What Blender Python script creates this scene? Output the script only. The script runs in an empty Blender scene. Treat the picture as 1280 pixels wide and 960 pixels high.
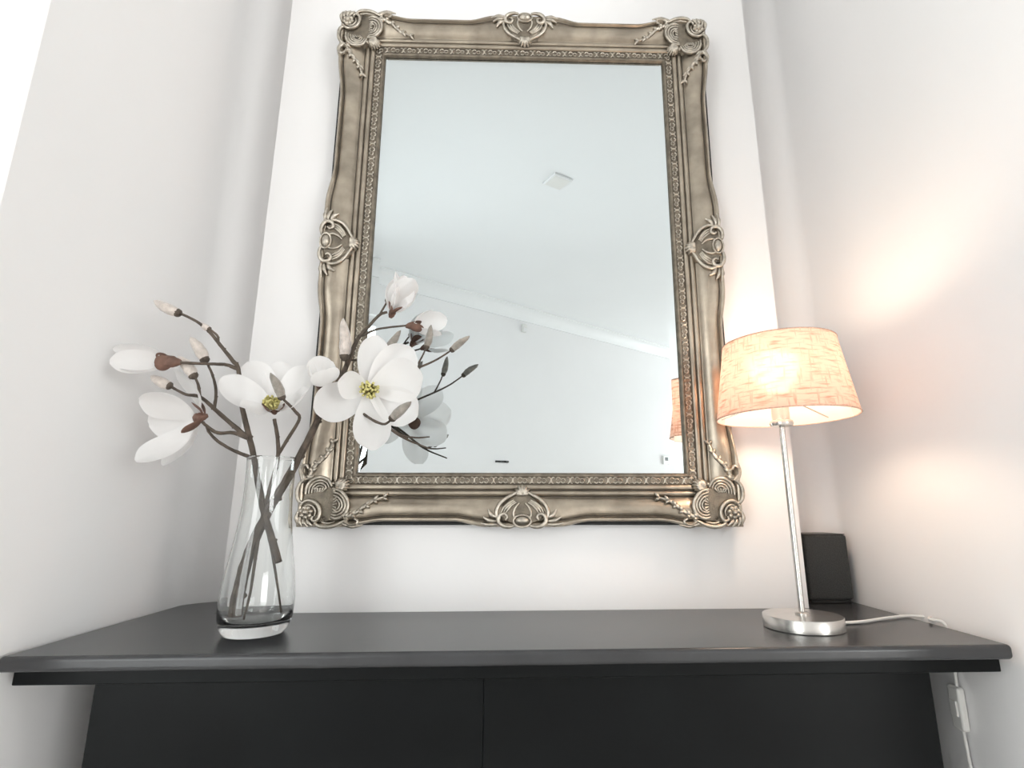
import bpy, bmesh, math, random
from mathutils import Vector, Matrix
random.seed(7)
sc = bpy.context.scene
COL = sc.collection
rad = math.radians

# ------------------------------------------------------------------ camera
SHELF_Z = 1.15
CAM = Vector((0, 0, SHELF_Z + 0.1662))
FPX, CX, CY = 671.7, 667.1, 480.0
_p, _y, _r = rad(13.094), rad(2.044), rad(-0.18)
FWD = Vector((math.sin(_y)*math.cos(_p), math.cos(_y)*math.cos(_p), math.sin(_p)))
_r0 = Vector((math.cos(_y), -math.sin(_y), 0)); _u0 = _r0.cross(FWD)
RGT = math.cos(_r)*_r0 + math.sin(_r)*_u0
UPV = -math.sin(_r)*_r0 + math.cos(_r)*_u0
cd = bpy.data.cameras.new('camera'); cam = bpy.data.objects.new('camera', cd); COL.objects.link(cam)
cd.sensor_width = 36; cd.lens = FPX/1280*36; cd.shift_x = -(CX-640)/1280; cd.clip_start = 0.02
m = Matrix((RGT, UPV, -FWD)).transposed().to_4x4(); m.translation = CAM
cam.matrix_world = m
sc.camera = cam

def ray(x, y): return FWD + RGT*((x-CX)/FPX) - UPV*((y-CY)/FPX)
def at(x, y, Y):                       # photo point -> place at depth Y
    d = ray(x, y); return CAM + d*(Y/d.y)
def atX(x, y, X):
    d = ray(x, y); return CAM + d*(X/d.x)

# ------------------------------------------------------------------ light
w = bpy.data.worlds.new('sky'); sc.world = w; w.use_nodes = True
w.node_tree.nodes['Background'].inputs[0].default_value = (0.97, 0.975, 1.0, 1)
w.node_tree.nodes['Background'].inputs[1].default_value = 4.4
sc.view_settings.view_transform = 'Standard'; sc.view_settings.look = 'None'
sc.view_settings.gamma = 1; sc.view_settings.use_curve_mapping = False
sc.view_settings.exposure = -0.46
DAY_WINDOW, FILL_FAR, FILL_BACK = 18.0, 300.0, 36.0
LAMP_GLOW = 78.0

# the room stands turned 40 degrees from the chimney breast
E1 = Vector((0.7643, -0.6449, 0)); E2 = Vector((0.6449, 0.7643, 0))
CEIL = 3.0
E1_MIN, E1_MAX, E2_MIN, E2_MAX = -0.8436, 7.2, -2.271, 0.788
def room(a, b, z=0): return E1*a + E2*b + Vector((0, 0, z))

def area(name, loc, facing, sx, sy, watts, color):
    l = bpy.data.lights.new(name, 'AREA'); l.shape = 'RECTANGLE'; l.size = sx; l.size_y = sy
    l.energy = watts; l.color = color
    o = bpy.data.objects.new(name, l); COL.objects.link(o); o.location = loc
    o.rotation_euler = facing.to_track_quat('-Z', 'Y').to_euler()
    return o
WIN1 = (0.006, 1.70, 0.50, 2.55)       # along the wall from the corner, sill, head
WIN2 = (-2.05, 0.55, 0.15, 2.6)  # unseen far window, added to brighten the left wall and breast
b0 = Vector((-0.606, 0.59, 0))
c1 = b0 - E2*((WIN1[0]+WIN1[1])/2) - E1*0.24 + Vector((0, 0, (WIN1[2]+WIN1[3])/2))
area('daylight_window_left', c1, E1, WIN1[1]-WIN1[0]+.3, WIN1[3]-WIN1[2]+.3, DAY_WINDOW, (0.93, 0.97, 1.0))
c2 = room(E1_MAX+0.24, (WIN2[0]+WIN2[1])/2, (WIN2[2]+WIN2[3])/2)
area('added_fill_far', c2, -E1, WIN2[1]-WIN2[0]+.3, WIN2[3]-WIN2[2]+.3, FILL_FAR, (1.0, 0.972, 0.98))  # added fill light, enters by the invented far window

WIN3 = (0.10, 1.15, 0.45, 2.6)          # along the wall from the left corner, behind the camera; unseen, added to light the breast
c3 = room(E1_MIN+(WIN3[0]+WIN3[1])/2, E2_MIN-.24, (WIN3[2]+WIN3[3])/2)
area('added_fill_back', c3, E2, WIN3[1]-WIN3[0]+.2, WIN3[3]-WIN3[2]+.3, FILL_BACK, (1.0, 0.98, 0.98))  # added fill from behind, kept out of the mirror's view

# ------------------------------------------------------------------ materials
def mat(name, color, rough=.5, metal=0, noise=0, nscale=20, bump=0, bscale=200, **kw):
    M = bpy.data.materials.new(name); M.use_nodes = True
    nt = M.node_tree; b = nt.nodes['Principled BSDF']
    b.inputs['Base Color'].default_value = (*color, 1); b.inputs['Roughness'].default_value = rough
    b.inputs['Metallic'].default_value = metal
    for k, v in kw.items(): b.inputs[k.replace('_', ' ')].default_value = v
    tc = nt.nodes.new('ShaderNodeTexCoord')
    if noise:
        n = nt.nodes.new('ShaderNodeTexNoise'); n.inputs['Scale'].default_value = nscale; n.inputs['Detail'].default_value = 4
        nt.links.new(tc.outputs['Object'], n.inputs['Vector'])
        r = nt.nodes.new('ShaderNodeValToRGB')
        r.color_ramp.elements[0].position = .3; r.color_ramp.elements[1].position = .7
        r.color_ramp.elements[0].color = (*[c*(1-noise) for c in color], 1)
        r.color_ramp.elements[1].color = (*[min(1, c*(1+noise)) for c in color], 1)
        nt.links.new(n.outputs['Fac'], r.inputs[0]); nt.links.new(r.outputs[0], b.inputs['Base Color'])
    if bump:
        n2 = nt.nodes.new('ShaderNodeTexNoise'); n2.inputs['Scale'].default_value = bscale; n2.inputs['Detail'].default_value = 3
        nt.links.new(tc.outputs['Object'], n2.inputs['Vector'])
        bp = nt.nodes.new('ShaderNodeBump'); bp.inputs['Strength'].default_value = bump; bp.inputs['Distance'].default_value = .002
        nt.links.new(n2.outputs['Fac'], bp.inputs['Height']); nt.links.new(bp.outputs[0], b.inputs['Normal'])
    return M
PAINT = mat('wall_paint', (.895, .882, .879), .75, noise=.012, nscale=3, bump=.06, bscale=120)
CEILP = mat('ceiling_paint', (.90, .905, .91), .8, noise=.01, nscale=2)
TRIMP = mat('trim_paint', (.88, .88, .88), .45, noise=.01)
FLOORM = mat('oak_floor', (.70, .65, .60), .4, noise=.1, nscale=6)
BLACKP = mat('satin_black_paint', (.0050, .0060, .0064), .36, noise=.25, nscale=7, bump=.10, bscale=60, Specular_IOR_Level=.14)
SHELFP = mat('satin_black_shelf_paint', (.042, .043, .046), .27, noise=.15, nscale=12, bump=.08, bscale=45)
SILVER = mat('champagne_silver_leaf', (.375, .325, .262), .35, .9, noise=.28, nscale=22, bump=.25, bscale=90)
AGED = mat('aged_silver', (.205, .176, .138), .45, .8, noise=.3, nscale=70, bump=.3, bscale=300)
SILVER2 = mat('rubbed_silver', (.50, .455, .39), .36, .9, noise=.25, nscale=120, bump=.3, bscale=400)
PATINA = mat('dark_patina', (.085, .070, .052), .55, .5, noise=.3, nscale=60)
BACKM = mat('black_backing', (.012, .012, .012), .7, noise=.1)
MIRROR = mat('mirror_silvering', (.695, .745, .76), 0.0, 1.0)
STEEL = mat('brushed_steel', (.66, .64, .61), .27, 1.0, noise=.08, nscale=60)
GRILLE = mat('speaker_cloth', (.035, .037, .037), .85, noise=.4, nscale=500, bump=.6, bscale=900)
PLASTIC = mat('black_plastic', (.012, .013, .013), .4, noise=.1)
WHITEPL = mat('white_plastic', (.82, .81, .78), .4, noise=.02)
BARK = mat('magnolia_bark', (.090, .069, .053), .8, noise=.35, nscale=90, bump=.8, bscale=160)
CALYX = mat('brown_calyx', (.165, .090, .066), .7, noise=.3, nscale=80, bump=.4, bscale=300)
VELVET = mat('velvet_bud', (.30, .27, .235), .9, noise=.25, nscale=120, bump=.6, bscale=700, Sheen_Weight=.6)
PALEBUD = mat('pale_velvet_bud', (.62, .55, .50), .9, noise=.2, nscale=120, bump=.6, bscale=700, Sheen_Weight=.6)
STAMEN = mat('stamen', (.62, .56, .22), .7, noise=.3, nscale=300, bump=.8, bscale=900)
def petal_mat():
    M = bpy.data.materials.new('white_petal'); M.use_nodes = True; nt = M.node_tree
    b = nt.nodes['Principled BSDF']; b.inputs['Roughness'].default_value = .6
    tc = nt.nodes.new('ShaderNodeTexCoord'); n = nt.nodes.new('ShaderNodeTexNoise'); n.inputs['Scale'].default_value = 30
    nt.links.new(tc.outputs['Object'], n.inputs['Vector'])
    r = nt.nodes.new('ShaderNodeValToRGB'); r.color_ramp.elements[0].color = (.92, .90, .89, 1); r.color_ramp.elements[1].color = (.97, .96, .955, 1)
    nt.links.new(n.outputs['Fac'], r.inputs[0]); nt.links.new(r.outputs[0], b.inputs['Base Color'])
    t = nt.nodes.new('ShaderNodeBsdfTranslucent'); nt.links.new(r.outputs[0], t.inputs['Color'])
    mx = nt.nodes.new('ShaderNodeMixShader'); mx.inputs[0].default_value = .42
    nt.links.new(b.outputs[0], mx.inputs[1]); nt.links.new(t.outputs[0], mx.inputs[2])
    nt.links.new(mx.outputs[0], nt.nodes['Material Output'].inputs['Surface'])
    return M
PETAL = petal_mat()
def pane_mat():
    M = bpy.data.materials.new('window_glass'); M.use_nodes = True; nt = M.node_tree
    nt.nodes.remove(nt.nodes['Principled BSDF'])
    t = nt.nodes.new('ShaderNodeBsdfTransparent'); t.inputs[0].default_value = (.95, .97, .96, 1)
    g = nt.nodes.new('ShaderNodeBsdfGlossy'); g.inputs['Roughness'].default_value = .02
    f = nt.nodes.new('ShaderNodeFresnel'); f.inputs[0].default_value = 1.3
    mx = nt.nodes.new('ShaderNodeMixShader')
    nt.links.new(f.outputs[0], mx.inputs[0]); nt.links.new(t.outputs[0], mx.inputs[1]); nt.links.new(g.outputs[0], mx.inputs[2])
    nt.links.new(mx.outputs[0], nt.nodes['Material Output'].inputs['Surface'])
    return M
PANE = pane_mat()
GLASS = mat('clear_glass', (.975, .99, .985), 0.0, 0, Transmission_Weight=1.0, IOR=1.47)
def shade_mat():
    M = bpy.data.materials.new('slubbed_linen'); M.use_nodes = True; nt = M.node_tree; L = nt.links
    nt.nodes.remove(nt.nodes['Principled BSDF'])
    uv = nt.nodes.new('ShaderNodeUVMap')
    def slub(sx, sy, lo, hi):
        mp = nt.nodes.new('ShaderNodeMapping'); mp.inputs['Scale'].default_value = (sx, sy, 1); L.new(uv.outputs[0], mp.inputs[0])
        n = nt.nodes.new('ShaderNodeTexNoise'); n.inputs['Scale'].default_value = 1; n.inputs['Detail'].default_value = 3; L.new(mp.outputs[0], n.inputs['Vector'])
        r = nt.nodes.new('ShaderNodeValToRGB'); r.color_ramp.elements[0].position = lo; r.color_ramp.elements[1].position = hi
        L.new(n.outputs['Fac'], r.inputs[0]); return r.outputs[0]
    a = slub(4.5, 30, .50, .68); b = slub(26, 4, .54, .72)
    mxv = nt.nodes.new('ShaderNodeMath'); mxv.operation = 'MAXIMUM'; L.new(a, mxv.inputs[0]); L.new(b, mxv.inputs[1])
    c = nt.nodes.new('ShaderNodeMix'); c.data_type = 'RGBA'; L.new(mxv.outputs[0], c.inputs[0])
    c.inputs[6].default_value = (.84, .62, .53, 1); c.inputs[7].default_value = (.56, .31, .24, 1)
    d = nt.nodes.new('ShaderNodeBsdfDiffuse'); t = nt.nodes.new('ShaderNodeBsdfTranslucent')
    L.new(c.outputs[2], d.inputs[0]); L.new(c.outputs[2], t.inputs[0])
    mx = nt.nodes.new('ShaderNodeMixShader'); mx.inputs[0].default_value = .46
    L.new(d.outputs[0], mx.inputs[1]); L.new(t.outputs[0], mx.inputs[2])
    rf = nt.nodes.new('ShaderNodeBsdfRefraction'); rf.inputs['Roughness'].default_value = .62; rf.inputs['IOR'].default_value = 1.12; L.new(c.outputs[2], rf.inputs['Color'])
    m2 = nt.nodes.new('ShaderNodeMixShader'); m2.inputs[0].default_value = .28; L.new(mx.outputs[0], m2.inputs[1]); L.new(rf.outputs[0], m2.inputs[2])
    L.new(m2.outputs[0], nt.nodes['Material Output'].inputs['Surface'])
    return M
LINEN = shade_mat()
def lining_mat():
    M = bpy.data.materials.new('white_shade_lining'); M.use_nodes = True; nt = M.node_tree; L = nt.links
    nt.nodes.remove(nt.nodes['Principled BSDF'])
    d = nt.nodes.new('ShaderNodeBsdfDiffuse'); t = nt.nodes.new('ShaderNodeBsdfTranslucent')
    for q in (d, t): q.inputs[0].default_value = (.93, .92, .90, 1)
    mx = nt.nodes.new('ShaderNodeMixShader'); mx.inputs[0].default_value = .50
    L.new(d.outputs[0], mx.inputs[1]); L.new(t.outputs[0], mx.inputs[2])
    rf = nt.nodes.new('ShaderNodeBsdfRefraction'); rf.inputs['Roughness'].default_value = .55; rf.inputs['IOR'].default_value = 1.12; rf.inputs['Color'].default_value = (.95, .94, .92, 1)
    m2 = nt.nodes.new('ShaderNodeMixShader'); m2.inputs[0].default_value = .30; L.new(mx.outputs[0], m2.inputs[1]); L.new(rf.outputs[0], m2.inputs[2])
    L.new(m2.outputs[0], nt.nodes['Material Output'].inputs['Surface'])
    return M
LINING = lining_mat()
RIMM = mat('linen_binding', (.62, .42, .33), .8, noise=.2, nscale=300)
def bulb_mat():
    M = bpy.data.materials.new('lit_bulb'); M.use_nodes = True
    b = M.node_tree.nodes['Principled BSDF']; b.inputs['Base Color'].default_value = (1, .9, .75, 1)
    b.inputs['Emission Color'].default_value = (1, .745, .55, 1); b.inputs['Emission Strength'].default_value = LAMP_GLOW
    return M
BULB = bulb_mat()

# ------------------------------------------------------------------ mesh helpers
def tag(o, label=None, cat=None, group=None, kind=None):
    if label: o['label'] = label
    if cat: o['category'] = cat
    if group: o['group'] = group
    if kind: o['kind'] = kind
    return o
def empty(name, loc=(0, 0, 0)):
    o = bpy.data.objects.new(name, None); COL.objects.link(o); o.location = loc; o.empty_display_size = .05
    return o
def catmull(P, n):
    P = [Vector(p) for p in P]
    if len(P) < 3 or n < 2: return P
    Q = [P[0]*2-P[1]] + P + [P[-1]*2-P[-2]]; out = []
    for i in range(1, len(Q)-2):
        a, b, c, d = Q[i-1:i+3]
        for k in range(n):
            t = k/n
            out.append(.5*((2*b) + (c-a)*t + (2*a-5*b+4*c-d)*t*t + (3*b-a-3*c+d)*t**3))
    out.append(P[-1]); return out
def lerp_list(R, m):
    out = []
    for i in range(m):
        f = i/(m-1)*(len(R)-1); k = min(int(f), len(R)-2) if len(R) > 1 else 0
        out.append(R[k] + (R[k+1]-R[k])*(f-k) if len(R) > 1 else R[0])
    return out
class MB:
    def __init__(s): s.v = []; s.f = []; s.m = []; s.uv = {}
    def add(s, vs, fs, mi=0):
        o = len(s.v); s.v += [Vector(v) for v in vs]; s.f += [tuple(i+o for i in f) for f in fs]; s.m += [mi]*len(fs)
    def box(s, lo, hi, mi=0):
        x0, y0, z0 = lo; x1, y1, z1 = hi
        s.add([(x0,y0,z0),(x1,y0,z0),(x1,y1,z0),(x0,y1,z0),(x0,y0,z1),(x1,y0,z1),(x1,y1,z1),(x0,y1,z1)],
              [(0,3,2,1),(4,5,6,7),(0,1,5,4),(1,2,6,5),(2,3,7,6),(3,0,4,7)], mi)
    def prism(s, poly, z0, z1, mi=0):
        n = len(poly)
        s.add([(p[0], p[1], z0) for p in poly] + [(p[0], p[1], z1) for p in poly],
              [tuple(range(n-1, -1, -1)), tuple(range(n, 2*n))] + [(i, (i+1) % n, (i+1) % n+n, i+n) for i in range(n)], mi)
    def tube(s, P, R, seg=8, sub=4, mi=0, squash=None, jitter=0):
        P = catmull(P, sub); R = lerp_list(R, len(P)); n = len(P); vs = []; fs = []
        T = [(P[min(i+1, n-1)]-P[max(i-1, 0)]).normalized() for i in range(n)]
        nrm = T[0].orthogonal().normalized()
        for i in range(n):
            nrm = (nrm - T[i]*nrm.dot(T[i])).normalized(); bi = T[i].cross(nrm)
            for k in range(seg):
                a = 2*math.pi*k/seg; d = nrm*math.cos(a)+bi*math.sin(a)
                if squash: ax, q = squash; d = d - ax*(d.dot(ax))*(1-q)
                vs.append(P[i] + d*R[i]*(1+random.uniform(-jitter, jitter)))
        for i in range(n-1):
            for k in range(seg):
                fs.append((i*seg+k, i*seg+(k+1) % seg, (i+1)*seg+(k+1) % seg, (i+1)*seg+k))
        fs.append(tuple(range(seg-1, -1, -1))); fs.append(tuple((n-1)*seg+k for k in range(seg)))
        s.add(vs, fs, mi)
    def lathe(s, prof, seg=48, c=(0, 0, 0), closed=False, mi=0):
        n = len(prof); vs = []; fs = []
        for r, z in prof:
            for k in range(seg):
                a = 2*math.pi*k/seg; vs.append((c[0]+r*math.cos(a), c[1]+r*math.sin(a), c[2]+z))
        rng = range(n) if closed else range(n-1)
        for i in rng:
            j = (i+1) % n
            for k in range(seg):
                fs.append((i*seg+k, i*seg+(k+1) % seg, j*seg+(k+1) % seg, j*seg+k))
        if not closed:
            if prof[0][0] > 0: fs.append(tuple(range(seg-1, -1, -1)))
            if prof[-1][0] > 0: fs.append(tuple((n-1)*seg+k for k in range(seg)))
        s.add(vs, fs, mi)
    def dome(s, c, rx, ry, h, axis=Vector((0, -1, 0)), ux=Vector((1, 0, 0)), rings=4, seg=12, mi=0):
        uy = axis.cross(ux); vs = [Vector(c)+axis*h]; fs = []
        for i in range(1, rings+1):
            a = i/rings*math.pi/2
            for k in range(seg):
                t = 2*math.pi*k/seg
                vs.append(Vector(c)+axis*(h*math.cos(a))+ux*(rx*math.sin(a)*math.cos(t))+uy*(ry*math.sin(a)*math.sin(t)))
        for k in range(seg): fs.append((0, 1+k, 1+(k+1) % seg))
        for i in range(rings-1):
            for k in range(seg):
                a = 1+i*seg; fs.append((a+k, a+seg+k, a+seg+(k+1) % seg, a+(k+1) % seg))
        s.add(vs, fs, mi)
    def build(s, name, mats, parent=None, off=(0, 0, 0), smooth=True, bevel=0, bseg=2, sharp=40):
        me = bpy.data.meshes.new(name); off = Vector(off)
        me.from_pydata([v-off for v in s.v], [], s.f)
        if not isinstance(mats, (list, tuple)): mats = [mats]
        for M in mats: me.materials.append(M)
        for p, i in zip(me.polygons, s.m): p.material_index = i
        bm = bmesh.new(); bm.from_mesh(me); bmesh.ops.recalc_face_normals(bm, faces=bm.faces); bm.to_mesh(me); bm.free()
        if smooth:
            me.polygons.foreach_set('use_smooth', [True]*len(me.polygons)); me.set_sharp_from_angle(angle=rad(sharp))
        o = bpy.data.objects.new(name, me); COL.objects.link(o)
        if parent: o.parent = parent
        else: o.location = off
        if bevel:
            b = o.modifiers.new('bevel', 'BEVEL'); b.width = bevel; b.segments = bseg; b.limit_method = 'ANGLE'; b.angle_limit = rad(40); b.harden_normals = smooth
        return o
def struct(o): o['kind'] = 'structure'; return o

# ------------------------------------------------------------------ the room
BX0, BX1, BY = -0.4886, 0.5071, 0.97
WX0, WX1, AY = -0.606, 0.6304, 1.0923
mb = MB(); mb.prism([(BX0, BY), (BX1, BY), (BX1, AY), (BX0, AY)], 0, CEIL); struct(mb.build('wall_chimney_breast', PAINT, smooth=False))
mb = MB(); mb.prism([(-.9, AY), (.95, AY), (.95, AY+.2), (-.9, AY+.2)], 0, CEIL); struct(mb.build('wall_back', PAINT, smooth=False))
def arc_pts(cx, cy, r, a0, a1, n=10): return [(cx+r*math.cos(rad(a0+(a1-a0)*i/n)), cy+r*math.sin(rad(a0+(a1-a0)*i/n))) for i in range(n+1)]
q = b0 - E1*.2
FR = .085                                # plaster is rounded into the alcove corners
mb = MB(); mb.prism(arc_pts(WX0+FR, AY-FR, FR, 90, 180)+[(WX0, .59), (q.x, q.y), (q.x, AY)], 0, CEIL); struct(mb.build('wall_left', PAINT, sharp=20))
r0 = Vector((WX1, .50, 0)); r1 = r0 + E1*((E1_MAX-.159))
r2 = r1 + E2*.2
mb = MB(); mb.prism(arc_pts(WX1-FR*.6, AY-FR*.6, FR*.6, 90, 0)+[(WX1, .50), (r1.x, r1.y), (r2.x, r2.y), (WX1+.35, AY)], 0, CEIL); struct(mb.build('wall_right', PAINT, sharp=20))
def wall_with_opening(name, o, du, dn, length, win):
    """wall from o along du; outward dn; opening win=(u0,u1,z0,z1)"""
    def pr(mb, ua, ub, za, zb):
        P = [o+du*ua, o+du*ub, o+du*ub+dn*.2, o+du*ua+dn*.2]; mb.prism([(p.x, p.y) for p in P], za, zb)
    u0, u1, z0, z1 = win; mb = MB()
    pr(mb, 0, u0, 0, CEIL); pr(mb, u1, length, 0, CEIL); pr(mb, u0, u1, 0, z0); pr(mb, u0, u1, z1, CEIL)
    struct(mb.build(name, PAINT, smooth=False))
def window(name, o, du, dn, win, nb):
    u0, u1, z0, z1 = win; d0, d1 = .12, .16
    W = struct(empty(name, o+du*((u0+u1)/2)+dn*.14+Vector((0, 0, z0)))); off = W.location
    def bar(mb, ua, ub, za, zb, da=d0, db=d1):
        P = [o+du*ua+dn*da, o+du*ub+dn*da, o+du*ub+dn*db, o+du*ua+dn*db]; mb.prism([(p.x, p.y) for p in P], za, zb)
    mb = MB(); t = .012
    bar(mb, u0, u0+t, z0, z1); bar(mb, u1-t, u1, z0, z1); bar(mb, u0+t, u1-t, z0, z0+.05); bar(mb, u0+t, u1-t, z1-.05, z1)
    mb.build('window_frame', TRIMP, W, off, smooth=False)
    for i in range(nb):
        ua = u0+t+(u1-u0-2*t)*i/nb; ub = u0+t+(u1-u0-2*t)*(i+1)/nb
        mb = MB(); bar(mb, ua+.001, ub-.001, z0+.05, z1-.05, .138, .142); mb.build('pane', PANE, W, off, smooth=False)
        if i:
            mb = MB(); bar(mb, ua-.018, ua+.018, z0+.05, z1-.05); mb.build('mullion', TRIMP, W, off, smooth=False)
    mb = MB(); bar(mb, u0, u1, z0, z0+.02, .0, .12); mb.build('window_sill', TRIMP, W, off, smooth=False)
LW = 0.06-E2_MIN
wall_with_opening('wall_window', b0, -E2, -E1, LW, WIN1); window('window_1', b0, -E2, -E1, WIN1, 2)
FO = room(E1_MAX, E2_MAX)
WF = (E2_MAX-WIN2[1], E2_MAX-WIN2[0], WIN2[2], WIN2[3])
wall_with_opening('wall_far', FO, -E2, E1, E2_MAX-E2_MIN, WF); window('added_window_2', FO, -E2, E1, WF, 3)  # this window is invented to carry the far fill light
BO = room(E1_MIN, E2_MIN)
wall_with_opening('wall_opposite', BO, E1, -E2, E1_MAX-E1_MIN, WIN3); window('unseen_window_3', BO, E1, -E2, WIN3, 2)  # unseen window put where the mirror misses it, for the back fill
P = [room(E1_MIN-.2, E2_MIN-.2), room(E1_MAX+.2, E2_MIN-.2), room(E1_MAX+.2, E2_MAX+1.1), room(E1_MIN-.2, E2_MAX+1.1)]
PL = [(p.x, p.y) for p in P]
mb = MB(); mb.prism(PL, -.1, 0); struct(mb.build('floor', FLOORM, smooth=False))
mb = MB(); mb.prism(PL, CEIL, CEIL+.1); struct(mb.build('ceiling', CEILP, smooth=False))
def cornice(n, a, b, inward):
    """coved cornice from a to b under the ceiling"""
    prof = [(0, -.11), (.012, -.11), (.016, -.095), (.03, -.06), (.055, -.03), (.085, -.016), (.10, -.012), (.10, 0), (0, 0)]
    k = len(prof); vs = []
    for p in (a, b): vs += [p+inward*x+Vector((0, 0, CEIL+z)) for x, z in prof]
    mb = MB(); mb.add(vs, [(i, (i+1) % k, (i+1) % k+k, i+k) for i in range(k)] + [tuple(range(k)), tuple(range(2*k-1, k-1, -1))])
    struct(mb.build('trim_%d' % n, TRIMP))
cornice(1, room(E1_MIN, E2_MIN), room(E1_MAX, E2_MIN), E2)
cornice(2, room(E1_MAX, E2_MIN+.1), room(E1_MAX, E2_MAX), -E1)

# ------------------------------------------------------------------ mantelpiece
MP = empty('mantelpiece', (0.012, .85, 0)); mo = MP.location
tag(MP, 'satin black mantelpiece with a wide rounded shelf across the alcove', 'mantelpiece')
SX0, SX1, SY = -0.601, 0.6195, 0.702
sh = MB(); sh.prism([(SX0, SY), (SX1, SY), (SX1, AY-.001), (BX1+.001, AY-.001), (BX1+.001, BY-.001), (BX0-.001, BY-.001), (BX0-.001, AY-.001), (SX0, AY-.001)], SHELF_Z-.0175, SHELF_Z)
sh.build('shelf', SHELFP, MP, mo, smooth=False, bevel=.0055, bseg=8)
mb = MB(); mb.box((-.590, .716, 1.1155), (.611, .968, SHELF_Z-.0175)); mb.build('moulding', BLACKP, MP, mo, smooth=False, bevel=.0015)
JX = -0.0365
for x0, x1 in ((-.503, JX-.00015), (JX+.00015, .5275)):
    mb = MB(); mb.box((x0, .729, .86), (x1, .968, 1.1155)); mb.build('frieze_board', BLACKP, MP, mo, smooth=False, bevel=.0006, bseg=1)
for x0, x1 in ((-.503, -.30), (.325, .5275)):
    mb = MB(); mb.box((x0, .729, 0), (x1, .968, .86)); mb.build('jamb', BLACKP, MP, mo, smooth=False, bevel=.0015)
mb = MB(); mb.box((-.30, .95, 0), (.325, .968, .86)); mb.build('fire_back', BACKM, MP, mo, smooth=False)

# ------------------------------------------------------------------ mirror
MW, MH, FW = 0.757, 1.031, 0.0915
MR = empty('wall_mirror', (0.0135, .9690, 1.2868)); MR.rotation_euler = (rad(1.15), rad(.2), rad(-.5))
tag(MR, 'tall mirror in an ornate antique silver frame above the mantelpiece', 'mirror')
# local axes: x right, z up, -y out of the wall
def L3(x, z, wv): return Vector((x, -wv, z))
PROF = [(.0045, .001, 1), (.0010, .012, 1), (.0000, .024, 0), (.0008, .0305, 0), (.0035, .0340, 0), (.0065, .0335, 0), (.0085, .0305, 0), (.0095, .0285, 1), (.0112, .0280, 1),
        (.0130, .0292, 0), (.0190, .0302, 0), (.0270, .0298, 0), (.0345, .0278, 0), (.0410, .0245, 0), (.0455, .0212, 0), (.0480, .0190, 0), (.0492, .0178, 1), (.0510, .0178, 1),
        (.0520, .0205, 0), (.0545, .0222, 0), (.0580, .0222, 0), (.0600, .0208, 0), (.0608, .0186, 1), (.0622, .0186, 1), (.0630, .0206, 0), (.0650, .0214, 0), (.0690, .0212, 0), (.0705, .0200, 0),
        (.0712, .0178, 1), (.0725, .0174, 1), (.0740, .0176, 2), (.0825, .0172, 2), (.0838, .0172, 1), (.0850, .0184, 2), (.0880, .0182, 2), (.0900, .0165, 2), (.0915, .0118, 2)]
def sweep(u):
    """outer edge draws in between the corner and centre ornaments"""
    a = abs(u-.5)*2                    # 0 centre .. 1 corner
    def ss(x): x = max(0, min(1, x)); return x*x*(3-2*x)
    return .0095*ss((a-.16)/.16)*ss((.80-a)/.16)
def rail_pt(side, u, t, wv):
    """side 0 bottom 1 right 2 top 3 left ; u along, t from the outer edge"""
    if side in (0, 2):
        x = -MW/2+t+(MW-2*t)*u; z = t if side == 0 else MH-t
    else:
        z = t+(MH-2*t)*u; x = MW/2-t if side == 1 else -MW/2+t
    return L3(x, z, wv)
rails = []
for side in range(4):
    N = 72; k = len(PROF); vs = []; fs = []; ms = []
    for i in range(N+1):
        u = i/N; s = sweep(u)
        for t, wv, _ in PROF:
            g = max(0, 1-t/.048); tt = t + s*g; ww = wv - s*.42*g if t > .001 else wv - s*.3*g
            vs.append(rail_pt(side, u, tt, ww))
    mb = MB(); mb.v = vs
    for i in range(N):
        for j in range(k-1):
            mb.f.append((i*k+j, (i+1)*k+j, (i+1)*k+j+1, i*k+j+1)); mb.m.append(PROF[j][2])
    rails.append(mb.build('frame_rail', [SILVER, PATINA, AGED], MR, sharp=50))
# carved links along the sight edge
def motif_mesh():
    mb = MB()
    def arc(cx, cz, rx, rz, a0, a1, r, n=5):
        rz *= 1.35
        P = [L3(cx+rx*math.cos(rad(a0+(a1-a0)*i/(n-1))), cz+rz*math.sin(rad(a0+(a1-a0)*i/(n-1))), .0009) for i in range(n)]
        mb.tube(P, [r*.9, r*1.45, r*.9], seg=5, sub=1)
    for sx in (-1, 1):
        arc(sx*.0045, 0, .0042, .0040, 90-sx*20, 90+sx*175, .00105, 6)
        arc(sx*.0045, 0, .0042, .0040, -90+sx*20, -90-sx*175, .00105, 6) if False else None
        arc(sx*.0125, .0012*sx, .0040, .0028, 180 if sx > 0 else 0, 20 if sx > 0 else 160, .0010)
        arc(sx*.0125, -.0012, .0035, .0024, -160 if sx > 0 else -20, -10 if sx > 0 else -170, .0009)
    mb.dome(L3(0, 0, 0), .0018, .0026, .0016, rings=2, seg=6)
    o = mb.build('carved_motif', SILVER2); me = o.data; bpy.data.objects.remove(o); return me
MOT = motif_mesh()
TB, WB = .0784, .0172
for side in range(4):
    Ln = (MW if side in (0, 2) else MH) - 2*TB
    n = round(Ln/.0335)
    for i in range(n):
        o = bpy.data.objects.new('carved_motif', MOT); COL.objects.link(o); o.parent = rails[side]
        o.location = rail_pt(side, (i+.5)/n, TB, WB)
        if side in (1, 3): o.rotation_euler = (0, rad(90), 0)
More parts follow.
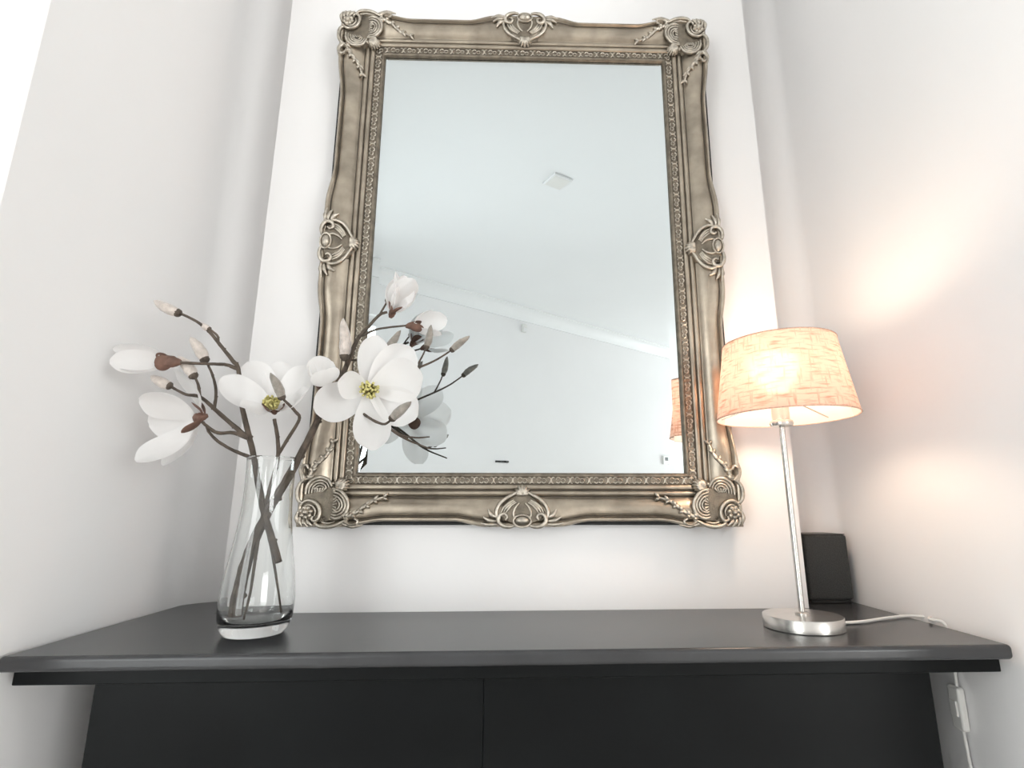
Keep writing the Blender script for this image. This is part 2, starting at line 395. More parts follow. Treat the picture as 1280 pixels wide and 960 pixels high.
# ornaments
def orn_base(mb, outline, wtop, wedge, cen):
    """raised leafy ground: outline [(a,t)] around cen, falling from wtop(a,t) to the frame"""
    n = len(outline); rings = 5; V = [(cen[0], cen[1], wtop(*cen))]; F = []
    for i in range(1, rings+1):
        f = i/rings
        for a, t in outline:
            x = cen[0]+(a-cen[0])*f; y = cen[1]+(t-cen[1])*f
            V.append((x, y, wtop(x, y) if i < rings else wedge))
    for k in range(n): F.append((0, 1+k, 1+(k+1) % n))
    for i in range(rings-1):
        o = 1+i*n
        for k in range(n): F.append((o+k, o+n+k, o+n+(k+1) % n, o+(k+1) % n))
    return V, F
def corner_mesh():
    """origin at the outer corner; a = x inward, t = z inward, w toward the room"""
    mb = MB()
    wt = lambda a, t: .0335 - .085*max(0, (a+t)/2-.012)
    out = []
    for i in range(48):
        th = 2*math.pi*i/48; c, s_ = math.cos(th), math.sin(th)
        r = .0385/max(abs(c), abs(s_))**.70 * (1+.03*math.cos(8*th))
        out.append((.0405+r*c, .0405+r*s_))
    V, F = orn_base(mb, out, wt, .016, (.040, .040)); mb.add([L3(*v) for v in V], F, 1)
    K = .085/295
    def pt(x, y): return ((x-40)*K, (855-y)*.085/275)
    def sc(P, R, lift=.002, sub=4, seg=7):
        mb.tube([L3(a, t, wt(a, t)+lift) for a, t in (pt(*p) for p in P)], R, seg=seg, sub=sub)
    # outer C scroll up the left edge
    sc([(92, 722), (62, 722), (44, 700), (38, 665), (46, 628), (70, 602), (92, 596)], [.0018, .0032, .0038, .0036, .0030, .0016], .003)
    # upper shell: rim and ribs
    for k, (r_, w_) in enumerate(((1.0, .0032), (.78, .0022), (.57, .0020), (.38, .0016))):
        cx, cy = 163, 662
        sc([(cx+dx*r_, cy+dy*r_) for dx, dy in ((-76, 18), (-72, -22), (-46, -58), (0, -74), (46, -60), (70, -24))], [w_*.6, w_, w_, w_, w_*.55], .0030-.0004*k)
    for dx in (-26, -12, 2, 16, 30): sc([(163+dx*.6, 668), (163+dx*1.25, 646)], [.0010, .0022], .0018, 1)
    # right shell
    for k, (r_, w_) in enumerate(((1.0, .0032), (.78, .0022), (.57, .0020), (.38, .0016))):
        cx, cy = 252, 735
        sc([(cx+dx*r_, cy+dy*r_) for dx, dy in ((-14, -86), (34, -72), (70, -36), (84, 8), (66, 54), (22, 74), (-12, 66))], [w_*.5, w_, w_, w_, w_*.6], .0030-.0004*k)
    for dy in (-34, -18, -2, 14, 30): sc([(246, 735+dy*.7), (268, 735+dy*1.25)], [.0010, .0022], .0018, 1)
    # scroll round the corner cabochon
    sc([(62, 742), (88, 716), (124, 714), (158, 732), (178, 766), (176, 802), (156, 822), (136, 812), (140, 796)], [.0016, .0030, .0034, .0032, .0026, .0016], .0035)
    sc([(80, 752), (104, 736), (132, 742), (152, 768), (148, 794)], [.0010, .0020, .0020, .0010], .0026)
    # bottom scroll
    sc([(150, 826), (176, 846), (222, 853), (272, 844), (310, 826), (338, 818)], [.0020, .0034, .0036, .0030, .0016], .003)
    sc([(190, 826), (228, 834), (268, 824)], [.0010, .0022, .0010], .002)
    # cabochon with petals and the leaf below it
    for k in range(7):
        th = rad(360/7*k+10); a, t = pt(98, 776); a += .0078*math.cos(th); t += .0078*math.sin(th)
        mb.dome(L3(a, t, .0345), .0044, .0044, .0042, rings=3, seg=8)
    a, t = pt(98, 776); mb.dome(L3(a, t, .0355), .0056, .0056, .0076, rings=4, seg=12)
    for P in ([(52, 770), (46, 806), (58, 842)], [(66, 800), (66, 828), (80, 848)], [(84, 812), (92, 832), (112, 850)], [(104, 812), (118, 832), (140, 846)]):
        sc(P, [.0022, .0042, .0018], .001, 3)
    # eyes
    for x, y in ((200, 806), (74, 668)):
        a, t = pt(x, y); mb.dome(L3(a, t, wt(a, t)+.0004), .0030, .0030, .0008, mi=2, rings=2, seg=8)
    # tuft at the inner corner
    for k in range(8):
        th = rad(-50+27*k); a, t = .0705+.012*math.cos(th), .0705+.012*math.sin(th)
        mb.tube([L3(.064, .064, .0300), L3((a+.066)/2, (t+.066)/2, .0315), L3(a, t, .0230)], [.0022, .0042, .0014], seg=6, sub=2)
    for x, y in ((258, 640), (238, 622), (272, 660), (246, 660)):
        a, t = pt(x, y); mb.dome(L3(a, t, wt(a, t)), .0036, .0036, .0044, rings=3, seg=8)
    # leafy rim where scrolls meet the rails
    for sw in (0, 1):
        sp = [(.080, .016), (.092, .020), (.104, .027), (.114, .036), (.126, .044), (.142, .049)]
        wsp = [.0315, .0318, .0312, .0292, .0268, .0240]
        Q = [L3(a if not sw else t, t if not sw else a, w_) for (a, t), w_ in zip(sp, wsp)]
        mb.tube(Q, [.0040, .0038, .0034, .0022], seg=7, sub=3, jitter=.14)
        for i, ((a, t), w_) in enumerate(zip(sp, wsp)):
            for sd in (-1, 1):
                ea, et = a+.007, t+sd*.0065+.002
                A_ = L3(*((a, t) if not sw else (t, a)), w_+.0003); B_ = L3(*((ea, et) if not sw else (et, ea)), w_-.0005)
                mb.tube([A_, (A_+B_)/2+Vector((0, -.0018, 0)), B_], [.0024, .0044-.0003*i, .0010], seg=6, sub=2)
        for Q, R in (([(.080, .010), (.090, .004), (.100, .005), (.103, .011), (.097, .014)], [.0036, .0036, .0030, .0018]), ([(.078, .006), (.094, .001), (.112, .004)], [.0030, .0034, .0012])):
            mb.tube([L3(*((a, t) if not sw else (t, a)), .0335) for a, t in Q], R, seg=6, sub=3)
    o = mb.build('corner_ornament', [SILVER2, AGED, PATINA], sharp=60); me = o.data; bpy.data.objects.remove(o); return me
def center_mesh():
    """a along the rail, t inward from the outer edge"""
    mb = MB()
    wt = lambda a, t: .0372 - .19*max(0, t-.012) - 1.6*a*a
    out = []
    for i in range(40):
        th = 2*math.pi*i/40; c, s_ = math.cos(th), math.sin(th)
        if s_ < 0: r = .022; x, y = .046*c, .024+.023*s_
        else: x, y = .046*c*(1-.62*s_**1.2), .024+.047*s_
        out.append((x*(1+.03*math.cos(9*th)), y))
    V, F = orn_base(mb, out, wt, .018, (0, .026)); mb.add([L3(*v) for v in V], F, 1)
    def sc2(P, R, lift=.0015, seg=7, sub=4):
        for sx in (-1, 1): mb.tube([L3(sx*a, t, max(wt(a, t), .0225)+lift) for a, t in P], [1.4*q for q in R], seg=seg, sub=sub)
    sc2([(.013, .003), (.022, .001), (.033, .003), (.040, .010), (.038, .019), (.030, .022), (.025, .017), (.028, .012)], [.0018, .0028, .0028, .0022, .0013])
    sc2([(.041, .014), (.044, .024), (.040, .036), (.030, .046), (.018, .053), (.009, .058)], [.0014, .0026, .0026, .0022, .0014])
    for k in (1, 2, 3): sc2([(.040-.0042*k, .024), (.036-.0042*k, .033-.001*k), (.027-.003*k, .041-.0016*k), (.016-.002*k, .047-.002*k)], [.0008, .0016, .0016, .0008], .0013)
    sc2([(.012, .014), (.015, .022), (.012, .032), (.005, .040)], [.0010, .0016, .0014, .0008], .0014)
    # cabochon in its ring
    mb.tube([L3(.0150*math.cos(rad(a)), .011+.0100*math.sin(rad(a)), .0375) for a in range(0, 361, 30)], [.0024], seg=6, sub=2)
    mb.dome(L3(0, .011, .0362), .0125, .0078, .0080, rings=4, seg=16)
    # eyes
    for sx in (-1, 1): mb.dome(L3(sx*.0315, .0125, wt(.0315, .0125)-.0004), .0026, .0026, .0010, mi=2, rings=2, seg=8)
    # leaf tuft at the inner tip
    for k in range(7):
        th = rad(-5+31.5*k); a, t = .0135*math.cos(th), .058+.0125*math.sin(th)
        mb.tube([L3(0, .053, .0290), L3(a*.5, (t+.054)/2, .0310), L3(a, t, .0238)], [.0024, .0044, .0014], seg=6, sub=2)
    mb.dome(L3(0, .056, .028), .0042, .0042, .0042, rings=3, seg=8)
    # flanking leaves
    for P, R in (([(.042, .016), (.052, .020), (.058, .030)], [.0016, .0034, .0010]), ([(.043, .010), (.055, .011), (.066, .017)], [.0016, .0032, .0009]), ([(.043, .005), (.055, .004), (.070, .007)], [.0016, .0028, .0009])):
        for sx in (-1, 1): mb.tube([L3(sx*a, t, .0330-.03*max(0, a-.045)) for a, t in P], [1.45*q for q in R], seg=6, sub=3)
    o = mb.build('centre_ornament', [SILVER2, AGED, PATINA], sharp=60); me = o.data; bpy.data.objects.remove(o); return me
CM, CE = corner_mesh(), center_mesh()
for sx in (-1, 1):
    for top in (0, 1):
        o = bpy.data.objects.new('corner_ornament', CM); COL.objects.link(o); o.parent = MR
        o.location = (sx*MW/2, 0, MH if top else 0); o.scale = (-sx, 1, -1 if top else 1)
for side in range(4):
    o = bpy.data.objects.new('centre_ornament', CE); COL.objects.link(o); o.parent = MR
    o.location = rail_pt(side, .5, 0, 0)
    o.rotation_euler = (0, rad((0, -90, 180, 90)[side]), 0)
mb = MB(); e = .003; mb.box((-MW/2+e, -.016, e), (MW/2-e, 0, FW-.02)); mb.box((-MW/2+e, -.016, MH-FW+.02), (MW/2-e, 0, MH-e))
mb.box((-MW/2+e, -.016, FW-.02), (-MW/2+FW-.02, 0, MH-FW+.02)); mb.box((MW/2-FW+.02, -.016, FW-.02), (MW/2-e, 0, MH-FW+.02))
mb.build('backing_board', BACKM, MR, smooth=False)
# bevelled glass
gx, gz0, gz1, bw = MW/2-FW+.002, FW-.002, MH-FW+.002, .017
mb = MB()
o_ = [(-gx, gz0), (gx, gz0), (gx, gz1), (-gx, gz1)]; i_ = [(-gx+bw, gz0+bw), (gx-bw, gz0+bw), (gx-bw, gz1-bw), (-gx+bw, gz1-bw)]
vs = [L3(x, z, .006) for x, z in o_] + [L3(x, z, .0108) for x, z in o_] + [L3(x, z, .0119) for x, z in i_]
mb.add(vs, [(3, 2, 1, 0)] + [(k, (k+1) % 4, 4+(k+1) % 4, 4+k) for k in range(4)] + [(4+k, 4+(k+1) % 4, 8+(k+1) % 4, 8+k) for k in range(4)] + [(8, 9, 10, 11)])
tag(mb.build('mirror_glass', MIRROR, MR, smooth=False), 'bevelled mirror glass')

# ------------------------------------------------------------------ vase
VX, VY = -0.358, 0.812
VA = (VX, VY, SHELF_Z)
prof_o = [(.0, .0), (.036, .0), (.0425, .0025), (.0475, .010), (.0512, .022), (.0523, .038), (.0515, .058), (.0480, .085), (.0430, .115), (.0385, .145), (.0357, .175), (.0352, .205), (.0362, .235), (.0370, .2395)]
prof_i = [(.0362, .2405), (.0350, .2385), (.0338, .205), (.0342, .175), (.0369, .145), (.0413, .115), (.0462, .085), (.0494, .058), (.0498, .038), (.0475, .024), (.0400, .0165), (.020, .0145), (.0, .0140)]
def smooth_prof(p):
    return [(max(0, q.x), q.y) for q in catmull([Vector((r, z, 0)) for r, z in p], 3)]
mb = MB(); mb.lathe([(r*.925, z) for r, z in smooth_prof(prof_o)+smooth_prof(prof_i)], 72)
VS = mb.build('glass_vase', GLASS, sharp=80); VS.location = VA
tag(VS, 'clear glass bottle-shaped vase holding magnolia branches on the black shelf', 'vase')

# ------------------------------------------------------------------ magnolia
def petal(base, axis, side, L_, W_, open_, curl, cup):
    """spoon-shaped petal growing from base; open_ = angle away from axis toward side"""
    axis = axis.normalized(); side = (side-axis*side.dot(axis)).normalized(); tan = axis.cross(side)
    nl, nw = 9, 6; mb = MB(); vs = []
    wav = random.uniform(0, 6)
    pos = Vector(base); path = []; ang = open_*.55
    for i in range(nl+1):
        f = i/nl; a = open_*(.55+.75*f*(1.15-f)*1.6) + curl*f*f
        d = axis*math.cos(a)+side*math.sin(a)
        if i: pos = pos + d*(L_/nl)
        path.append((pos.copy(), axis*math.sin(a)*-1+side*math.cos(a)))
    for i, (p, nrm) in enumerate(path):
        f = i/nl; wd = W_*(.20+1.02*math.sin(math.pi*min(1, f*.86+.06))**.9)*(1 if f < .82 else math.sqrt(max(0.02, 1-((f-.82)/.185)**2)))*.52
        for j in range(nw+1):
            g = j/nw*2-1
            vs.append(p+tan*(g*wd)-nrm*(cup*wd*(g*g)*1.0)+nrm*(.03*wd*math.sin(5*g+wav+4*f)))
    fs = [(i*(nw+1)+j, i*(nw+1)+j+1, (i+1)*(nw+1)+j+1, (i+1)*(nw+1)+j) for i in range(nl) for j in range(nw)]
    mb.add(vs, fs); return mb
def flower(th, off, base, tip, n_out, n_in, open_out, open_in, wfac=.62, phase=0, stam=False, bracts=2, seg=1.0, outs=None):
    base, tip = Vector(base), Vector(tip); ax = (tip-base); L_ = ax.length; ax.normalize()
    u = ax.orthogonal().normalized(); v = ax.cross(u)
    cb = MB(); r = .0062*seg
    cb.tube([base-ax*.008*seg, base-ax*.003*seg, base+ax*.003*seg, base+ax*.007*seg], [.0025*seg, r*.85, r, r*.55], seg=9, sub=3, jitter=.05)
    fl = cb.build('flower', CALYX, th, off)
    for k in range(bracts):
        a = phase+2.2+k*2*math.pi/max(1, bracts); sd = u*math.cos(a)+v*math.sin(a)
        pm = petal(base-ax*.003, ax, sd, .026*seg, .022*seg, rad(28)+open_out*.35, rad(8), .35)
        b_ = pm.build('bract', CALYX, fl, off); s_ = b_.modifiers.new('t', 'SOLIDIFY'); s_.thickness = .0008
    for ring, (n, op, lf) in enumerate(((n_out, open_out, 1.0), (n_in, open_in, .90))):
        for k in range(n):
            a = phase+2*math.pi*(k+.5*ring)/n+random.uniform(-.12, .12); sd = u*math.cos(a)+v*math.sin(a)
            o2 = op*random.uniform(.88, 1.12)
            pm = petal(base+ax*.004+sd*.002, ax, sd, L_*lf*random.uniform(.93, 1.05), L_*wfac*random.uniform(.92, 1.06), o2, random.uniform(-.25, .1), .38 if op < .6 else .25)
            p_ = pm.build('petal', PETAL, fl, off)
            ss = p_.modifiers.new('s', 'SUBSURF'); ss.levels = 1; ss.render_levels = 1
    if stam:
        sb = MB()
        for k in range(40):
            a = random.uniform(0, 6.28); rr = .008*seg*math.sqrt(random.random()); sd = u*math.cos(a)+v*math.sin(a)
            sb.tube([base+ax*.003+sd*rr*.7, base+ax*random.uniform(.013, .020)*seg+sd*rr*1.35], [.0011*seg, .0016*seg], seg=5, sub=1)
        sb.build('stamens', STAMEN, fl, off)
    return fl
def bloom(th, off, base, axis_tip, petals, bracts, stam=False, cal=1.0):
    """bloom with every petal placed: petals [(tip point, width)], bracts likewise"""
    base = Vector(base); ax = (Vector(axis_tip)-base).normalized()
    cb = MB(); r = .0066*cal
    cb.tube([base-ax*.010*cal, base-ax*.004*cal, base+ax*.003*cal, base+ax*.007*cal], [.0025*cal, r*.85, r, r*.5], seg=9, sub=3, jitter=.05)
    fl = cb.build('flower', CALYX, th, off)
    for nm, lst, M in (('petal', petals, PETAL), ('bract', bracts, CALYX)):
        for tip, wd in lst:
            tip = Vector(tip); d = tip-base; L_ = d.length; dn = d.normalized()
            out = ax - dn*ax.dot(dn)
            out = out.normalized() if out.length > .15 else (CAM-base).cross(dn).cross(dn).normalized()*-1
            wt_ = dn.cross(out); nl, nw = 11, 8; mb = MB(); vs = []; wav = random.uniform(0, 6)
            b1 = base+(ax*.003 if nm == 'petal' else -ax*.005)
            for i in range(nl+1):
                f = i/nl; c = b1+(tip-b1)*f - out*(L_*.16*math.sin(math.pi*f**.8))
                hw = wd*.5*(.22+.78*math.sin(math.pi*.5*min(1, f/.60)))*(1 if f < .62 else math.sqrt(max(.012, 1-((f-.62)/.385)**2)))
                for j in range(nw+1):
                    g = j/nw*2-1
                    vs.append(c+wt_*(g*hw)+out*(hw*.30*g*g)+out*(hw*.05*math.sin(3.5*g+wav+3*f)))
            mb.add(vs, [(i*(nw+1)+j, i*(nw+1)+j+1, (i+1)*(nw+1)+j+1, (i+1)*(nw+1)+j) for i in range(nl) for j in range(nw)])
            o = mb.build(nm, M, fl, off)
            if nm == 'bract': sd = o.modifiers.new('t', 'SOLIDIFY'); sd.thickness = .0008
            ss = o.modifiers.new('s', 'SUBSURF'); ss.levels = 1; ss.render_levels = 1
    if stam:
        u = ax.orthogonal().normalized(); v = ax.cross(u); sb = MB()
        for k in range(46):
            a = random.uniform(0, 6.28); rr = .0085*cal*math.sqrt(random.random()); sd = u*math.cos(a)+v*math.sin(a)
            sb.tube([base+ax*.004+sd*rr*.7, base+ax*random.uniform(.014, .022)*cal+sd*rr*1.3], [.0012*cal, .0017*cal], seg=5, sub=1)
        sb.build('stamens', STAMEN, fl, off)
    return fl
PX = .00118                               # metres per photo pixel at the flowers
def pts(L): return [(at(x, y, Y), wd*PX) for x, y, Y, wd in L]
def bud(th, off, base, tip, r, M=VELVET):
    r *= 1.25; base, tip = Vector(base), Vector(tip); d = tip-base; mb = MB()
    n = d.orthogonal().normalized()*d.length*.03
    mb.tube([base-d*.02, base+d*.08, base+d*.3+n, base+d*.58+n, base+d*.85, tip], [r*.5, r*.85, r*1.1, r, r*.62, r*.12], seg=10, sub=3, jitter=.04)
    o = mb.build('bud', M, th, off)
    cb = MB(); cb.tube([base-d*.06, base+d*.01, base+d*.09], [r*.5, r*.85, r*.9], seg=9, sub=2); cb.build('bud_scale', BARK, o, off)
    return o
def wood(th, off, name, P, R, sub=5):
    Q = [at(*p) for p in P]; mb = MB(); mb.tube(Q, R, seg=8, sub=sub, jitter=.10)
    # leaf scars
    C_ = catmull(Q, 3)
    for i in range(2, len(C_)-1, 4):
        rr = lerp_list(R, len(C_))[i]; d = (C_[i+1]-C_[i]).normalized(); n = d.orthogonal().normalized()
        mb.tube([C_[i], C_[i]+n*rr*1.2+d*rr*.8], [rr*.7, rr*.35], seg=5, sub=1)
    return mb.build(name, BARK, th, off)
GRP = 'magnolia branches in the glass vase'
def branch(label):
    t = empty('magnolia_branch', (VX, VY, SHELF_Z+.02)); tag(t, label, 'branch', GRP); return t, t.location.copy()

# branch reaching left
B, bo = branch('magnolia branch leaning left with two white blooms and five pale buds')
wood(B, bo, 'stem', [(348, 703, .800), (338, 668, .805), (330, 640, .81), (322, 600, .812), (316, 565, .808), (310, 540, .80), (302, 505, .79), (298, 462, .78), (291, 451, .775), (275, 431, .77), (262, 415, .765), (246, 402, .76), (226, 392, .755)],
     [.0052, .0052, .0050, .0046, .0042, .0040, .0036, .0032, .0030, .0026, .0023, .0020, .0018])
wood(B, bo, 'twig', [(311, 548, .80), (287, 528, .795), (268, 511, .79), (250, 496, .785), (232, 493, .78), (213, 483, .775)], [.0036, .0032, .0028, .0022, .0018])
wood(B, bo, 'twig', [(268, 511, .79), (270, 490, .788), (266, 470, .785), (258, 452, .78)], [.0024, .0020, .0017])
wood(B, bo, 'twig', [(250, 496, .785), (248, 482, .78), (243, 470, .775)], [.0022, .0017])
wood(B, bo, 'twig', [(297, 461, .78), (283, 456, .778), (268, 455, .772), (240, 454, .765), (224, 453, .758)], [.0028, .0024, .0021, .0020])
wood(B, bo, 'twig', [(311, 548, .80), (292, 541, .795), (272, 541, .785), (258, 532, .778), (249, 524, .772)], [.0034, .0026, .0022, .0020])
wood(B, bo, 'twig', [(314, 572, .808), (292, 563, .80), (273, 552, .79), (262, 541, .782), (258, 533, .778)], [.0026, .0022, .0019, .0017])
wood(B, bo, 'twig', [(273, 429, .77), (272, 420, .768), (263, 412, .765)], [.0018, .0015])
bud(B, bo, at(224, 392, .755), at(192, 376, .75), .0058, PALEBUD)
bud(B, bo, at(262, 412, .765), at(250, 404, .765), .0036, PALEBUD)
bud(B, bo, at(257, 451, .78), at(238, 421, .775), .0062, PALEBUD)
bud(B, bo, at(243, 471, .775), at(223, 445, .77), .0062, PALEBUD)
bud(B, bo, at(213, 483, .775), at(188, 470, .77), .0056, PALEBUD)
bloom(B, bo, at(212, 452, .757), at(140, 448, .745), pts([(137, 452, .742, 29), (141, 436, .765, 20), (150, 461, .752, 26), (146, 445, .772, 24)]), pts([(193, 455, .745, 20), (195, 446, .760, 18)]), cal=1.45)
bloom(B, bo, at(249, 522, .772), at(185, 538, .735), pts([(174, 500, .752, 50), (170, 577, .750, 46), (219, 462, .792, 30), (203, 582, .772, 38), (186, 530, .790, 44)]), pts([(240, 503, .752, 15), (226, 540, .752, 15), (252, 504, .785, 12)]), cal=1.1)

# middle branch
Cc, co = branch('thin upright magnolia branch with one open white bloom in the middle')
wood(Cc, co, 'stem', [(304, 777, .79), (313, 740, .795), (319, 700, .80), (326, 655, .808), (337, 612, .812), (347, 575, .806), (347, 548, .795), (343, 524, .78)], [.0016, .0018, .0022, .0026, .0030, .0030, .0028, .0026])
wood(Cc, co, 'twig', [(349, 566, .806), (362, 545, .79), (374, 524, .775), (369, 514, .765), (353, 498, .75)], [.0026, .0024, .0022, .0018])
wood(Cc, co, 'twig', [(330, 640, .81), (338, 680, .815), (345, 720, .82), (352, 768, .825)], [.0022, .0020, .0018, .0014])
bud(Cc, co, at(353, 498, .75), at(338, 466, .735), .0050)
bloom(Cc, co, at(342, 511, .775), at(333, 478, .735), pts([(277, 472, .765, 42), (312, 452, .800, 42), (300, 507, .738, 28), (386, 458, .800, 42), (384, 488, .752, 30), (350, 452, .815, 40)]), pts([(328, 506, .757, 15), (356, 507, .767, 14)]), True)

# branch reaching right
A, ao = branch('thick magnolia branch crossing right over the mirror frame with a large open bloom')
wood(A, ao, 'stem', [(293, 772, .798), (299, 738, .80), (312, 690, .806), (335, 640, .812), (360, 597, .818), (380, 560, .824), (396, 528, .83), (415, 492, .835), (432, 460, .842), (446, 426, .85), (460, 409, .856), (474, 394, .86), (484, 390, .862)],
     [.0090, .0088, .0078, .0068, .0062, .0056, .0052, .0046, .0040, .0034, .0028, .0024, .0022])
wood(A, ao, 'twig', [(432, 462, .842), (433, 452, .836), (431, 446, .83)], [.0026, .0022])
wood(A, ao, 'twig', [(408, 505, .834), (403, 495, .82), (404, 486, .806)], [.0028, .0026])
wood(A, ao, 'twig', [(420, 482, .838), (438, 484, .825), (455, 488, .805)], [.0030, .0028, .0026])
wood(A, ao, 'twig', [(452, 420, .853), (470, 412, .862), (488, 409, .872), (508, 407, .880)], [.0022, .0018, .0016])
wood(A, ao, 'twig', [(474, 394, .86), (480, 384, .858), (484, 377, .855)], [.0018, .0015])
wood(A, ao, 'twig', [(438, 450, .845), (460, 450, .85), (478, 444, .853), (483, 437, .853)], [.0020, .0017, .0015])
wood(A, ao, 'twig', [(440, 480, .84), (480, 474, .848), (519, 461, .853), (543, 451, .856), (564, 438, .858)], [.0024, .0020, .0017, .0014])
wood(A, ao, 'twig', [(519, 461, .853), (527, 447, .853), (533, 434, .853)], [.0016, .0013])
wood(A, ao, 'twig', [(425, 492, .835), (455, 518, .80), (478, 530, .775), (490, 524, .76)], [.0024, .0020, .0016])
wood(A, ao, 'twig', [(446, 505, .825), (470, 522, .838), (500, 545, .848), (537, 561, .852)], [.0024, .0020, .0017, .0012])
wood(A, ao, 'twig', [(472, 524, .838), (500, 543, .85), (520, 547, .856), (537, 546, .858)], [.0018, .0015, .0011])
bloom(A, ao, at(514, 407, .884), at(545, 402, .90), pts([(559, 399, .904, 30), (552, 419, .902, 26), (541, 388, .898, 26)]), pts([(530, 411, .882, 14), (527, 402, .892, 14)]))
bud(A, ao, at(431, 448, .83), at(429, 398, .822), .0068, PALEBUD)
bud(A, ao, at(484, 377, .855), at(496, 353, .852), .0042)
bud(A, ao, at(482, 437, .853), at(501, 413, .85), .0048)
bud(A, ao, at(533, 435, .853), at(539, 406, .85), .0045)
bud(A, ao, at(564, 438, .858), at(587, 420, .855), .0046)
bud(A, ao, at(489, 524, .76), at(514, 502, .75), .0052)
flower(A, ao, at(490, 392, .862), at(510, 344, .842), 3, 3, rad(26), rad(12), .58, .4, bracts=2)
bloom(A, ao, at(405, 484, .80), at(400, 452, .768), pts([(386, 456, .768, 30), (397, 445, .790, 32), (416, 452, .785, 30), (408, 462, .755, 36)]), pts([(392, 478, .785, 12), (417, 477, .79, 12)]), True, .8)
bloom(A, ao, at(462, 487, .800), at(461, 485, .730), pts([(393, 513, .785, 50), (422, 478, .762, 36), (467, 563, .775, 46), (528, 468, .782, 58), (470, 419, .800, 40), (521, 522, .795, 50), (516, 436, .806, 52)]), pts([(484, 506, .822, 22), (444, 470, .824, 22), (470, 465, .826, 18)]), True, 1.25)

# ------------------------------------------------------------------ lamp
LX, LY = .4135, .812
LP = empty('table_lamp', (LX, LY, SHELF_Z)); tag(LP, 'slim steel table lamp with a pink linen shade, switched on', 'lamp')
mb = MB(); mb.lathe([(0, .0), (.0525, .0), (.0535, .001), (.0535, .0165), (.0528, .0175), (0, .0178)], 64); mb.build('base', STEEL, LP)
mb = MB(); mb.lathe([(.0095, .0175), (.0095, .020), (.0075, .0215), (.0043, .0222), (.0043, .292)], 24); mb.build('stem', STEEL, LP)
mb = MB(); mb.lathe([(.0052, .288), (.016, .290), (.0175, .294), (.0165, .298), (.013, .300), (.013, .335), (.0, .335)], 28); mb.build('socket', STEEL, LP)
tilt = Matrix.Rotation(rad(-.4), 4, 'Y'); sc0 = Vector((.0080, 0, .304))
def shade_pt(r, z, a): return sc0 + (tilt @ Vector((r*math.cos(a), r*math.sin(a), z)))
SEG = 96; RB, RT, SH = .1022, .0838, .118
mb = MB(); vs = []; nr = 8
for i in range(nr+1):
    f = i/nr; r = RB+(RT-RB)*f
    for k in range(SEG+1): vs.append(shade_pt(r, SH*f, 2*math.pi*k/SEG))
mb.add(vs, [(i*(SEG+1)+k, i*(SEG+1)+k+1, (i+1)*(SEG+1)+k+1, (i+1)*(SEG+1)+k) for i in range(nr) for k in range(SEG)])
shd = mb.build('lamp_shade', LINEN, LP)
uvl = shd.data.uv_layers.new(name='UVMap')
for p in shd.data.polygons:
    for li in p.loop_indices:
        vi = shd.data.loops[li].vertex_index; uvl.data[li].uv = ((vi % (SEG+1))/SEG*5.1, (vi//(SEG+1))/nr)
mb = MB(); mb.add([shade_pt(RB+(RT-RB)*i/4-.0012, SH*i/4, 2*math.pi*k/64) for i in range(5) for k in range(64)],
       [(i*64+k, i*64+(k+1) % 64, (i+1)*64+(k+1) % 64, (i+1)*64+k) for i in range(4) for k in range(64)])
mb.build('lining', LINING, shd)
for r, z in ((RB, 0), (RT, SH)):
    mb = MB(); mb.tube([shade_pt(r, z, 2*math.pi*k/64) for k in range(65)], [.0011], seg=6, sub=1); mb.build('shade_rim', RIMM, shd)
mb = MB()
for k in range(3): mb.tube([shade_pt(.012, .030, 2.1*k+.4), shade_pt(RB-.004, .006, 2.1*k+.4)], [.0011], seg=6, sub=1)
mb.build('shade_carrier', STEEL, LP)
mb = MB(); mb.lathe([(.0, .334), (.012, .336), (.0140, .343), (.024, .358), (.029, .374), (.025, .392), (.013, .402), (0, .405)], 24); mb.build('bulb', BULB, LP)
# flex
X_GAP = .6250
g0 = atX(1181, 779, X_GAP); gy = g0.y
P = [Vector((LX+.050, LY+.012, SHELF_Z+.0035)), at(1075, 772, LY+.02), at(1105, 768.5, .855), at(1135, 766.5, .872), at(1160, 769, .86)]
P = [Vector((p.x, p.y, SHELF_Z+.0030)) for p in P]
P += [Vector((X_GAP-.012, gy+.012, SHELF_Z+.006)), Vector((X_GAP-.002, gy, SHELF_Z+.004)), Vector((X_GAP, gy-.002, SHELF_Z-.012)), Vector((X_GAP, gy-.004, SHELF_Z-.05)), Vector((X_GAP-.001, gy-.004, 1.070))]
off = LP.location
mb = MB(); mb.tube(P, [.0023], seg=8, sub=6); cord = mb.build('cord', WHITEPL, LP, off)
sw = Vector((X_GAP-.004, gy-.004, 1.044))
mb = MB(); mb.box(sw+Vector((-.005, -.011, -.028)), sw+Vector((.006, .011, .028))); swo = mb.build('cord_switch', WHITEPL, LP, off, bevel=.004, bseg=3)
mb = MB(); mb.box(sw+Vector((-.0075, -.006, -.010)), sw+Vector((-.004, .006, .010))); mb.build('rocker', WHITEPL, swo, off, bevel=.001)
mb = MB(); mb.tube([Vector((X_GAP-.002, gy-.004, 1.018)), Vector((X_GAP-.002, gy-.01, .9)), Vector((X_GAP, gy-.02, .6)), Vector((X_GAP, gy-.03, .3))], [.0023], seg=8, sub=6); mb.build('cord', WHITEPL, LP, off)

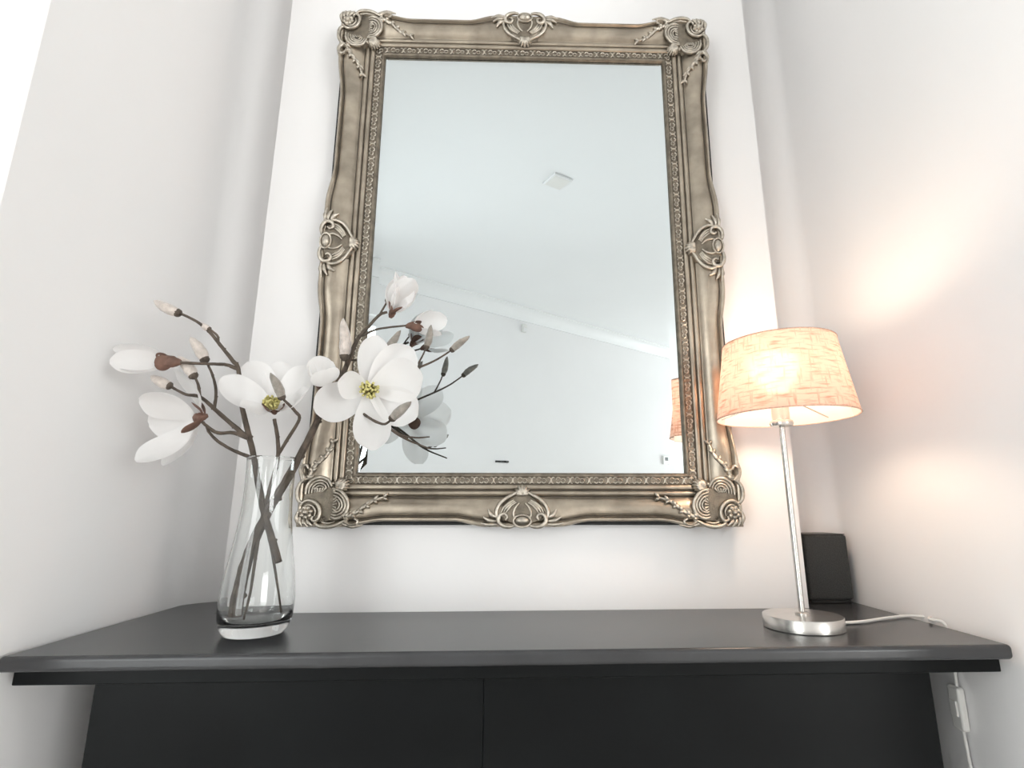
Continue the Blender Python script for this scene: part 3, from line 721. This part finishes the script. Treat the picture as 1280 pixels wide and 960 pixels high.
# ------------------------------------------------------------------ speaker
SPK = empty('speaker', (.567, 1.035, SHELF_Z)); tag(SPK, 'small black cloth-covered speaker in the corner behind the lamp', 'speaker')
def rbox(name, lo, hi, M, bev, seg=4):
    mb = MB(); mb.box(lo, hi); return mb.build(name, M, SPK, bevel=bev, bseg=seg)
rbox('cabinet', (-.040, -.036, .006), (.040, .036, .1185), GRILLE, .005)
rbox('foot', (-.037, -.033, 0), (.037, .033, .006), PLASTIC, .002, 2)
rbox('top_plate', (-.038, -.034, .1185), (.038, .034, .1200), PLASTIC, .0007, 2)

# ------------------------------------------------------------------ things seen in the mirror
bpy.context.view_layer.update()
MM = Matrix.Translation(MR.location) @ MR.rotation_euler.to_matrix().to_4x4()
MN = (MM.to_3x3() @ Vector((0, -1, 0))).normalized(); MO = MM @ Vector((0, -.0119, .3))
def reflected(x, y):
    d = ray(x, y).normalized(); P_ = CAM + d*((MO-CAM).dot(MN)/d.dot(MN)); return P_, d-2*d.dot(MN)*MN
def on_opposite(x, y):
    P_, d = reflected(x, y); return P_ + d*((E2_MIN-P_.dot(E2))/d.dot(E2))
def on_ceiling(x, y):
    P_, d = reflected(x, y); return P_ + d*((CEIL-P_.z)/d.z)
def wall_thing(name, c, parts, label, cat):
    t = empty(name, c); t.rotation_euler = (0, 0, math.atan2(E1.y, E1.x)); tag(t, label, cat)
    for nm, lo, hi, M, bv in parts:
        mb = MB(); mb.box(lo, hi); mb.build(nm, M, t, bevel=bv)
wall_thing('wall_control', on_opposite(831, 575), [('case', (-.06, 0, -.05), (.06, .026, .05), WHITEPL, .006), ('display', (-.03, .026, -.01), (.03, .027, .03), PLASTIC, .0004)],
           'small white wall control low in the right corner of the mirror reflection', 'wall control')
wall_thing('hook_rail', on_opposite(627, 577), [('rail', (-.07, 0, -.008), (.07, .014, .008), PLASTIC, .002), ('hook', (-.045, .014, -.006), (-.035, .03, .004), PLASTIC, .001), ('hook', (.035, .014, -.006), (.045, .03, .004), PLASTIC, .001)],
           'slim dark hook rail on the far wall, low in the mirror reflection', 'hook rail')
wall_thing('motion_sensor', on_opposite(654, 411), [('case', (-.025, 0, -.04), (.025, .03, .04), WHITEPL, .008), ('lens', (-.018, .03, -.03), (.018, .036, .0), TRIMP, .002)],
           'small white motion sensor below the cornice in the mirror reflection', 'sensor')
cl = empty('ceiling_light', on_ceiling(697, 226)); cl.rotation_euler = (0, 0, math.atan2(E1.y, E1.x)+rad(8)); tag(cl, 'small square white ceiling fitting reflected high in the mirror', 'light fitting')
mb = MB(); mb.box((-.06, -.06, -.012), (.06, .06, 0)); mb.build('housing', TRIMP, cl, bevel=.004)
mb = MB(); mb.box((-.05, -.05, -.0135), (.05, .05, -.012)); mb.build('diffuser', WHITEPL, cl, bevel=.001)
